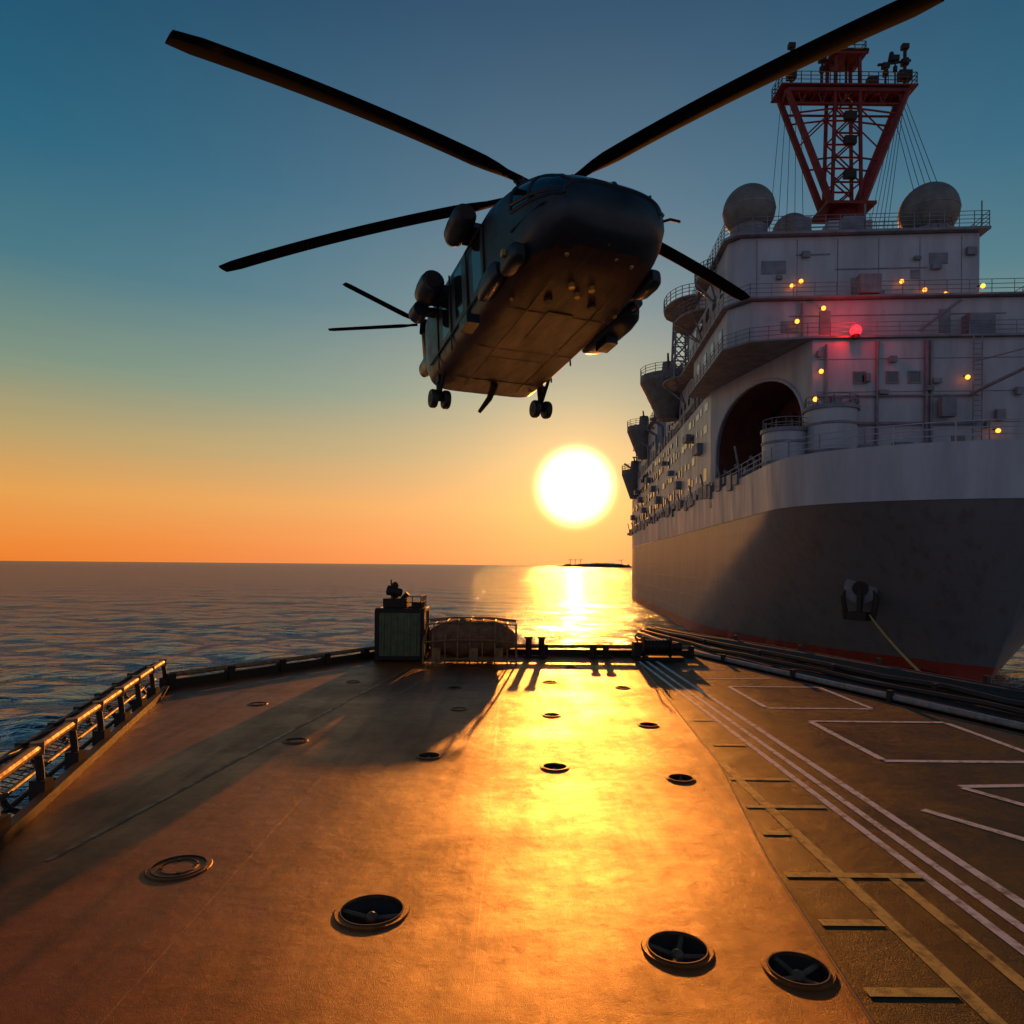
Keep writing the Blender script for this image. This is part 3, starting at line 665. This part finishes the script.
for s0,w0,r,z in ((14.0,10.4,1.75,19.0),(13.2,7.0,2.0,20.6)):
    c0=S(s0,w0,14.4); h=z-14.4; mb.cyl(c0,c0+Vector((0,0,h)),r,n=32,mi=0)
    for t in (.1,.45,.8): mb.cyl(c0+Vector((0,0,h*t)),c0+Vector((0,0,h*t+.18)),r+.08,n=32,mi=1)
    mb.cyl(c0+Vector((0,0,h)),c0+Vector((0,0,h+.3)),r+.15,n=32,mi=1)
    for k in range(8): 
        a=k*.785; mb.cyl(c0+Vector((r*.9*math.cos(a),r*.9*math.sin(a),h)),c0+Vector((r*.9*math.cos(a),r*.9*math.sin(a),h+.9)),.05,n=5,mi=1)
    railing(mb,[c0+Vector((r*math.cos(k*.6283),r*math.sin(k*.6283),h+.3)) for k in range(10)],h=.8,sp=3,r=.04,bars=2,close=True,mi=1)
for s0,w0 in ((8,6.2),(7,4.2),(9,0),(8,-4),(20,11.4),(24,11.6),(28,11.8),(32,11.9)):
    mb.box(S(s0,w0,15.4),(1.5,1.2,2.0),1); mb.cyl(S(s0,w0-.6,16.6),S(s0,w0+.7,16.6),.5,n=14,mi=1)
for s0,w0 in ((17,11.9),(22,12),(26,12.1),(30,12.1)): mb.tube([S(s0,w0,14.4),S(s0,w0,17.2),S(s0,w0+.5,17.6)],.18,8,1)
obj('foredeck_machinery',mb,[M_shipw,M_ship2],sh)
mb=MB()
def hullpt(s,z): return SH(s,halfw(s,z/KN),z)
sA=8.6; hp=hullpt(sA,6.5); hn=Vector((-.62,-.78,-.05)).normalized()
mb.cyl(hp-hn*1.2,hp+hn*.35,1.0,1.15,n=24,mi=0); 
sd=hn.cross(Vector((0,0,1))).normalized()
mb.cyl(hp+hn*.3,hp+hn*.75-Vector((0,0,1.9)),.22,n=10,mi=1)
cr=hp+hn*.75-Vector((0,0,2.0)); mb.box(cr,(1.4,1.0,.6),1,Matrix.Rotation(-.9,3,'Z'))
for a in (-1,1): mb.tube([cr,cr+sd*a*.9-Vector((0,0,.1)),cr+sd*a*1.15+Vector((0,0,1.3)),cr+sd*a*.95+Vector((0,0,1.9))],[.28,.26,.22,.06],8,1)
mb.cyl(hp+hn*.32,hp+hn*.5,.55,n=16,mi=1)
obj('anchor_and_hawse',mb,[M_ship2,M_dark],sh)
mb=MB()
for s0,w0,z in ((20.3,8.0,33.6),(20.3,6.2,32.4),(20.3,3.4,31.9),(20.3,-3.6,33),(20.3,-5.4,32.6),(16.0,-5.0,24),(16.9,8.6,29.2),(16.8,-6.6,31.9),(20.3,7.2,34.0),(20.3,.6,32.6),(16.9,6.4,30.3),(15.9,6.9,24.6),(15.9,-7.4,19.5),(12.3,8.6,21.4),(20.3,-1.6,33.8)):
    mb.sphere(S(s0-.2,w0,z),.19,0,n=10,m=8); mb.cyl(S(s0-.2,w0,z+.15),S(s0+.6,w0,z+.25),.06,n=6,mi=1)
obj('amber_deck_lamps',mb,[M_amber,M_dark],sh)
mb=MB(); rp=S(15.7,4.1,28.0); mb.sphere(rp,.45,0,n=14,m=10); mb.cyl(rp-Vector((0,0,.7)),rp-Vector((0,0,.3)),.3,n=12,mi=1); obj('red_beacon',mb,[M_redl,M_dark],sh)
pl=bpy.data.lights.new('red_beacon_light','POINT'); pl.energy=320; pl.color=(1,.01,.01); pl.shadow_soft_size=.3
po=bpy.data.objects.new('red_beacon_light',pl); po.location=rp+Vector((-.3,-.7,.2)); COL.objects.link(po); po.parent=sh
mb=MB()
def catenary(a,b,sag,n=16): return [Vector(a).lerp(Vector(b),i/n)-Vector((0,0,sag*4*(i/n)*(1-i/n))) for i in range(n+1)]
mb.tube(catenary(cr+Vector((.6,-.2,.2)),(17.2,24.0,2.0),.6),.07,6)
mb.tube(catenary(S(1.0,-1,11),(11.2,12.5,5.6),1.0),.05,6)
obj('mooring_lines',mb,[M_rope])

# ---------------------------------------------------------------- helicopter
he=empty('helicopter')
F=Vector((2.5,-6.0,1.0)).normalized(); Lh=Vector((0,0,1)).cross(F).normalized(); U=F.cross(Lh)
HO=Vector((.52,17,13.45)); SC=1.06
he.matrix_world=Matrix(((F.x*SC,Lh.x*SC,U.x*SC,HO.x),(F.y*SC,Lh.y*SC,U.y*SC,HO.y),(F.z*SC,Lh.z*SC,U.z*SC,HO.z),(0,0,0,1)))
HI=he.matrix_world.inverted()
secs=[(3.72,.70,.20,.92,2.6),(3.62,1.02,.42,.92,2.9),(3.40,1.28,.66,.96,3.2),(2.9,1.42,.86,1.02,3.7),(2.2,1.50,1.04,1.11,4.6),(1.2,1.55,1.19,1.19,6),(-2.0,1.56,1.19,1.19,6.5),(-3.4,1.55,1.16,1.2,6.5),(-3.75,1.50,1.0,1.36,6),(-4.5,.95,.72,1.85,3),(-6,.52,.48,2.45,2.4),(-8,.34,.38,2.95,2.2),(-9.2,.18,.28,3.2,2)]
def sec_at(x):
    for a,b in zip(secs[:-1],secs[1:]):
        if a[0]>=x>=b[0]:
            t=(a[0]-x)/(a[0]-b[0]); return [a[i]+(b[i]-a[i])*t for i in range(5)]
    return secs[-1]
xs=[3.72,3.69,3.62,3.55,3.46,3.36,3.25,3.1,2.95,2.9,2.7,2.5,2.3,2.2,2.0,1.8,1.6,1.4,1.2,1.0]+[1.0-.25*i for i in range(1,13)]+[-2.3,-2.6,-2.9,-3.1,-3.4,-3.6,-3.75,-4.0,-4.3,-4.8,-5.4,-6,-7,-8,-8.6,-9.2]
def smooth_sec(x):
    if x>3.45 or x<-3.0: return sec_at(x)
    a=sec_at(min(3.72,x+.22)); b_=sec_at(x-.22); c0=sec_at(x); return [(a[i]+b_[i]+2*c0[i])/4 for i in range(5)]
NS=72; rs=[]
for x in xs:
    _,w,h,zc,e=smooth_sec(x); rg=[]
    for i in range(NS):
        a=2*math.pi*(i+.5)/NS; cc,ss=math.cos(a),math.sin(a)
        rg.append(Vector((x,w*math.copysign(abs(cc)**(2/e),cc),zc+h*math.copysign(abs(ss)**(2/e),ss))))
    rs.append(rg)
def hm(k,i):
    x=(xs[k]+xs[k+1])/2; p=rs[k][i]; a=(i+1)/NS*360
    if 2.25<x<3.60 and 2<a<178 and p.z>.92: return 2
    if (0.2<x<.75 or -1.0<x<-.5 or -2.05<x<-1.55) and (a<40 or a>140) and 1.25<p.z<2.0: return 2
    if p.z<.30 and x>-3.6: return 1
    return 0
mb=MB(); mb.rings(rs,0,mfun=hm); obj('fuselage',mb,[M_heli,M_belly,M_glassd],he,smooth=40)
mb=MB()
def rpt(k,i): return rs[k][i]
k0=xs.index(3.62); k1=xs.index(2.3)
for i in (1,9,17,26,34,35):
    mb.tube([rpt(k,i) for k in range(k0,k1+1)],.035,6)
for x in (3.62,2.95,2.3):
    k=xs.index(x); mb.tube([rpt(k,i) for i in range(0,36)],.035,6)
for sg in (-1,1): mb.tube([Vector((3.62,sg*.98,.9)),Vector((3.3,sg*1.3,.92)),Vector((2.3,sg*1.50,.95))],.03,6)
for sg in (-1,1): mb.cyl((3.66,sg*.3,1.05),(3.2,sg*.75,1.60),.018,n=5)
obj('cockpit_frames',mb,[M_heli],he,smooth=40)
mb=MB(); rr_=[]
for x,w,h in ((2.0,.3,.12),(1.7,.75,.36),(1.2,1.0,.58),(.3,1.08,.8),(-1.2,1.0,.78),(-2.4,.8,.6),(-3.4,.5,.4),(-4.4,.2,.2)):
    rr_.append([(x,w*math.cos(2*math.pi*i/28),2.2+h*math.sin(2*math.pi*i/28)) for i in range(28)])
mb.rings(rr_); obj('engine_fairing',mb,[M_heli],he,smooth=40)
def pod(mb,c,l,r,mi=0,ry=1):
    rings_=[]
    for t,k in ((.5,.72),(.46,.9),(.3,1),(0,1),(-.3,.9),(-.45,.6),(-.5,.3)):
        rings_.append([(c[0]+t*l,c[1]+r*ry*k*math.cos(2*math.pi*i/20),c[2]+r*k*math.sin(2*math.pi*i/20)) for i in range(20)])
    mb.rings(rings_,mi)
mb=MB()
for sg in (-1,1):
    pod(mb,(.2,sg*1.82,2.3),1.1,.27); mb.box((.2,sg*1.6,2.2),(.7,.6,.12)); mb.cyl((.73,sg*1.82,2.3),(.79,sg*1.82,2.3),.21,.18,n=18,mi=1)
    pod(mb,(-2.0,sg*1.90,2.0),1.0,.31); mb.box((-2.0,sg*1.65,1.9),(.8,.6,.16)); mb.cyl((-1.52,sg*1.90,2.0),(-1.46,sg*1.90,2.0),.24,.2,n=18,mi=1)
    mb.cyl((-2.85,sg*1.98,1.75),(-2.4,sg*1.98,1.72),.22,.20,n=14,mi=0); mb.box((-2.6,sg*1.75,1.75),(.3,.5,.12))
obj('engine_nacelles',mb,[M_heli,M_dark],he,smooth=40)
mb=MB()
def spons(x0,x1,sg,w,z,h):
    rings_=[]
    for t,k in ((0,.55),(.08,.85),(.25,1),(.7,1),(.9,.8),(1,.5)):
        x=x0+(x1-x0)*t; yc=sg*(1.45+w*.5)
        rg=[]
        for i in range(20):
            a=2*math.pi*i/20; cc,ss=math.cos(a),math.sin(a)
            rg.append((x,yc+w*.5*k*math.copysign(abs(cc)**.6,cc),z+h*.5*k*math.copysign(abs(ss)**.6,ss)))
        rings_.append(rg)
    mb.rings(rings_)
spons(1.35,-.75,1,.66,.40,.62); spons(1.9,.8,-1,.30,.40,.45)
for sg in (-1,1): 
    spons(2.7,1.9,sg*.93,.34,.35,.40)
    mb.box((.3,sg*1.70,.02),(.5,.3,.2)); 
mb.cyl((1.3,1.78,.40),(1.6,1.78,.40),.14,.11,n=12)
obj('sponsons',mb,[M_heli],he,smooth=40)
mb=MB()
def wheelpair(x,y,z,r=.27):
    for dy in (-.17,.17):
        rings_=[]
        for yy,kk in ((-.09,.62),(-.085,.9),(-.05,1),(.05,1),(.085,.9),(.09,.62)):
            rings_.append([(x+r*kk*math.cos(2*math.pi*i/22),y+dy+yy,z+r*kk*math.sin(2*math.pi*i/22)) for i in range(22)])
        mb.rings(rings_,0)
        mb.cyl((x,y+dy-.1,z),(x,y+dy+.1,z),r*.45,n=14,mi=1)
    mb.cyl((x,y-.2,z),(x,y+.2,z),.06,n=10,mi=1)
    mb.cyl((x,y,z),(x+.05,y,z+.75),.075,.09,n=12,mi=1); mb.cyl((x,y,z+.1),(x+.7,y,z+.72),.045,n=8,mi=1)
    mb.box((x+.1,y,z+.5),(.22,.16,.2),1)
for y in (-1.40,1.50): wheelpair(-3.0,y,-.40,.24)
obj('landing_gear',mb,[M_rubber,M_dark],he,smooth=40)
mb=MB()
for x in (1.2,-.6,-2.4): mb.box((x,0,.004),(.02,2.5,.016),2)
for y in (-.75,.75): mb.box((-.3,y,.0),(5.2,.02,.014),2)
mb.box((.7,0,.01),(1.2,.6,.04),2); mb.box((-1.6,.0,.01),(1.1,1.4,.03),2)
for y in (-.5,.5): mb.cyl((1.75,y,.03),(1.75,y,-.05),.09,n=14)
mb.cyl((2.3,.2,.10),(2.3,.2,-.0),.07,n=12,mi=1); mb.cyl((2.3,-.25,.10),(2.3,-.25,-.0),.07,n=12,mi=1); mb.cyl((2.05,.0,.06),(2.05,.0,-.04),.06,n=12,mi=1)
for x,y,z in ((3.0,.7,.22),(3.0,-.7,.22),(1.5,1.2,.02),(1.5,-1.2,.02),(-.3,.7,.0),(-2.8,1.1,.02),(-2.8,-1.1,.02),(3.1,.3,.25),(3.35,0,.36),(3.2,1.0,.5)): mb.sphere((x,y,z),.05,1,n=10,m=6)
mb.tube([(-2.6,.0,.0),(-2.9,-.05,-.28),(-3.3,-.2,-.52)],[.10,.08,.05],8,0)
mb.box((-3.6,0,.32),(.1,2.4,.12),0)
for sg in (-1,1):
    mb.box((.95,sg*1.57,1.1),(.06,.03,1.6),0); mb.box((-.1,sg*1.58,1.1),(.06,.03,1.6),0); mb.box((.4,sg*1.58,1.92),(1.1,.04,.05),0)
    mb.box((-1.3,sg*1.58,1.1),(.04,.03,1.9),0); mb.box((-2.4,sg*1.57,1.1),(.04,.03,1.9),0); mb.box((-.8,sg*1.58,.55),(4.6,.03,.04),0)
    mb.box((2.35,sg*1.60,.42),(.12,.3,.12),1); mb.box((1.7,sg*1.60,.45),(.2,.1,.1),1)
mb.tube([(3.2,1.2,1.1),(3.35,1.45,1.15),(3.35,1.68,1.15)],.03,6)
obj('belly_fittings',mb,[M_dark,M_gold,M_belly],he,smooth=40)
mb=MB()
TH=Vector((-3.2,25,8+8.55)); thl=HI@TH
fr=[]
base=Vector((-8.4,0,3.1))
for t,ch in ((0,1.5),(.5,1.05),(1,.6)):
    p=base.lerp(thl+Vector((-.1,0,-.25)),t); fr.append([p+Vector((ch/2,0,0)),p+Vector((.1,.12,0)),p+Vector((-ch/2,0,0)),p+Vector((.1,-.12,0))])
mb.rings(fr)
obj('tail_fin',mb,[M_heli],he,smooth=30)
def blade(mb,hub,tip,chord,thick,root,cuff,droop=0,twist=.0):
    d=(tip-hub); Ln=d.length; d.normalize(); rings_=[]; up=Vector((0,0,1)); c0=up.cross(d).normalized()
    for k in range(21):
        t=k/20; r=root+(Ln-root)*t; 
        ch=chord*(.42 if t<.06 else (.42+.58*min(1,(t-.06)/.12)) ); 
        if t>.98: ch*=.75
        tw=twist*(1-t); ca=c0*math.cos(tw)+up*math.sin(tw); nn=d.cross(ca)
        p=hub+d*r+Vector((0,0,droop*4*t*(1-t)))
        th=thick*(2.0 if t<.06 else 1)
        prf=[(.5,0),(.38,.5),(.1,.62),(-.3,.3),(-.5,0),(-.3,-.2),(.1,-.4),(.38,-.35)]
        rings_.append([HI@(p+ca*(a*ch)+nn*(b_*th)) for a,b_ in prf])
    mb.rings(rings_)
hub=Vector((.80,17.1,CAM+9.1))
mb=MB()
camp=Vector((0,0,CAM))
def tipfrom(dx,dz,R=8.9):
    best=None
    for i in range(400):
        t=6+i*.06; p=camp+Vector((dx,1,dz))*t; e=abs((p-hub).length-R)
        if (best is None or e<best[0]-1e-3) and abs(p.z-hub.z)<1.6: best=(e,p)
    return best[1]
tips=[tipfrom(-.496,.75),tipfrom(.60,.82,9.2),tipfrom(-.417,.419),tipfrom(.330,.383),hub+Vector((-1.2,8.8,-.1))]
for t in tips: blade(mb,hub,t,.52,.07,.7,.3,droop=.14)
obj('main_rotor_blades',mb,[M_blade],he,smooth=40)
mb=MB(); hl=HI@hub
mb.cyl(hl-Vector((0,0,1.2)),hl+Vector((0,0,.15)),.16,n=14); mb.cyl(hl-Vector((0,0,.16)),hl+Vector((0,0,.16)),.38,.34,n=18); mb.sphere(hl+Vector((0,0,.15)),.3,sc=(1,1,.6),n=16,m=8); mb.cyl(hl-Vector((0,0,.6)),hl-Vector((0,0,.5)),.42,n=18)
for t in tips:
    d=(t-hub).normalized(); a=HI@(hub+d*.2); b_=HI@(hub+d*1.15); mb.cyl(a,b_,.13,.08,n=10); 
    q=HI@(hub+d*.75+Vector((0,0,1)).cross(d)*.18); mb.cyl(q,hl+((HI@(hub+d*.45))-hl)-Vector((0,0,.55)),.03,n=6); mb.sphere(HI@(hub+d*.55),.15,n=10,m=8)
    mb.sphere(HI@(hub+d*1.0),.12,n=10,m=8)
obj('rotor_hub',mb,[M_dark],he,smooth=40)
mb=MB()
for ang in (178,229,358,49):
    a=math.radians(ang); d=Vector((math.cos(a),math.sin(a),.12 if ang==229 else -.05)).normalized(); blade(mb,TH,TH+d*3.45,.30,.045,.25,.2,twist=.1)
mb.cyl(thl-Vector((0,0,.3)),thl+Vector((0,0,.14)),.18,.14,n=14)
obj('tail_rotor',mb,[M_blade],he,smooth=40)

# ---------------------------------------------------------------- world, sun, camera
wd=bpy.data.worlds.new('World'); scene.world=wd; wd.use_nodes=True; nt=wd.node_tree; nt.nodes.clear(); L=nt.links.new
outn=N(nt,'ShaderNodeOutputWorld'); bgS=N(nt,'ShaderNodeBackground'); bgG=N(nt,'ShaderNodeBackground'); add=N(nt,'ShaderNodeAddShader')
sky=N(nt,'ShaderNodeTexSky'); sky.sky_type='NISHITA'; sky.sun_disc=False; sky.sun_elevation=EL; sky.sun_rotation=AZ
L(sky.outputs[0],bgS.inputs[0]); bgS.inputs[1].default_value=.001
tc=N(nt,'ShaderNodeTexCoord'); nrm=N(nt,'ShaderNodeVectorMath',operation='NORMALIZE'); L(tc.outputs['Generated'],nrm.inputs[0])
sx=N(nt,'ShaderNodeSeparateXYZ'); L(nrm.outputs[0],sx.inputs[0])
mp=N(nt,'ShaderNodeMapping'); mp.inputs['Scale'].default_value=(3,3,60); L(nrm.outputs[0],mp.inputs[0])
cn=N(nt,'ShaderNodeTexNoise'); cn.inputs['Scale'].default_value=1.2; cn.inputs['Detail'].default_value=4; L(mp.outputs[0],cn.inputs['Vector'])
zz=N(nt,'ShaderNodeMath',operation='MULTIPLY_ADD'); L(cn.outputs['Fac'],zz.inputs[0]); zz.inputs[1].default_value=.018; L(sx.outputs[2],zz.inputs[2])
def ramp(stops):
    r=N(nt,'ShaderNodeValToRGB'); e=r.color_ramp.elements
    while len(e)<len(stops): e.new(.5)
    for el,(p,c) in zip(e,stops): el.position=p; el.color=(*c,1)
    L(zz.outputs[0],r.inputs[0]); return r
rf_=ramp([(0,(.82,.19,.012)),(.035,(.84,.245,.026)),(.09,(.78,.34,.065)),(.16,(.47,.34,.135)),(.24,(.20,.28,.20)),(.35,(.055,.175,.22)),(.46,(.014,.12,.20)),(.63,(.0015,.060,.13)),(1,(.001,.036,.09))])
rb_=ramp([(0,(.17,.16,.20)),(.1,(.22,.21,.26)),(.25,(.22,.25,.34)),(.5,(.12,.18,.29)),(.75,(.03,.08,.16)),(1,(.001,.036,.09))])
ff=N(nt,'ShaderNodeMapRange',interpolation_type='SMOOTHSTEP'); ff.inputs['From Min'].default_value=-.35; ff.inputs['From Max'].default_value=.45; L(sx.outputs[1],ff.inputs[0])
mx=N(nt,'ShaderNodeMix',data_type='RGBA'); L(ff.outputs[0],mx.inputs[0]); L(rb_.outputs[0],mx.inputs[6]); L(rf_.outputs[0],mx.inputs[7])
dt=N(nt,'ShaderNodeVectorMath',operation='DOT_PRODUCT'); L(nrm.outputs[0],dt.inputs[0]); dt.inputs[1].default_value=SUN
cl=N(nt,'ShaderNodeMath',operation='MINIMUM'); L(dt.outputs['Value'],cl.inputs[0]); cl.inputs[1].default_value=1
ac=N(nt,'ShaderNodeMath',operation='ARCCOSINE'); L(cl.outputs[0],ac.inputs[0])
def halo(width,amp,col,prev,pw=1):
    q=N(nt,'ShaderNodeMath',operation='MULTIPLY'); L(ac.outputs[0],q.inputs[0]); q.inputs[1].default_value=1/math.radians(width)
    if pw!=1:
        p=N(nt,'ShaderNodeMath',operation='POWER'); L(q.outputs[0],p.inputs[0]); p.inputs[1].default_value=pw; q=p
    ng=N(nt,'ShaderNodeMath',operation='MULTIPLY'); L(q.outputs[0],ng.inputs[0]); ng.inputs[1].default_value=-1
    ex=N(nt,'ShaderNodeMath',operation='EXPONENT'); L(ng.outputs[0],ex.inputs[0])
    v=N(nt,'ShaderNodeVectorMath',operation='SCALE'); v.inputs[0].default_value=tuple(c_*amp for c_ in col); L(ex.outputs[0],v.inputs['Scale'])
    a=N(nt,'ShaderNodeVectorMath',operation='ADD'); L(prev,a.inputs[0]); L(v.outputs[0],a.inputs[1]); return a.outputs[0]
o_=halo(30,.15,(.65,.62,.68),mx.outputs[2],2)
o_=halo(7,.85,(1,.44,.05),o_)
o_=halo(2.85,11,(1,.36,.13),o_,6)
L(o_,bgG.inputs[0]); bgG.inputs[1].default_value=1.0
L(bgS.outputs[0],add.inputs[0]); L(bgG.outputs[0],add.inputs[1]); L(add.outputs[0],outn.inputs[0])

sl=bpy.data.lights.new('sun','SUN'); sl.energy=5.0; sl.angle=math.radians(.6); sl.color=(1,.31,.04)
so=bpy.data.objects.new('sun',sl); so.rotation_euler=SUN.to_track_quat('Z','Y').to_euler(); so.location=(20,200,60); COL.objects.link(so)

cam=bpy.data.cameras.new('camera'); co=bpy.data.objects.new('camera',cam); COL.objects.link(co)
cam.sensor_width=36; cam.lens=36*700/1024; cam.shift_y=53/1024; cam.clip_end=90000; cam.clip_start=.05
co.location=(0,0,CAM); co.rotation_euler=(Matrix.Rotation(math.pi/2,3,'X')@Matrix.Rotation(math.radians(.5),3,'Z')).to_euler()
scene.camera=co
scene.view_settings.view_transform='Standard'; scene.view_settings.look='None'; scene.view_settings.exposure=0
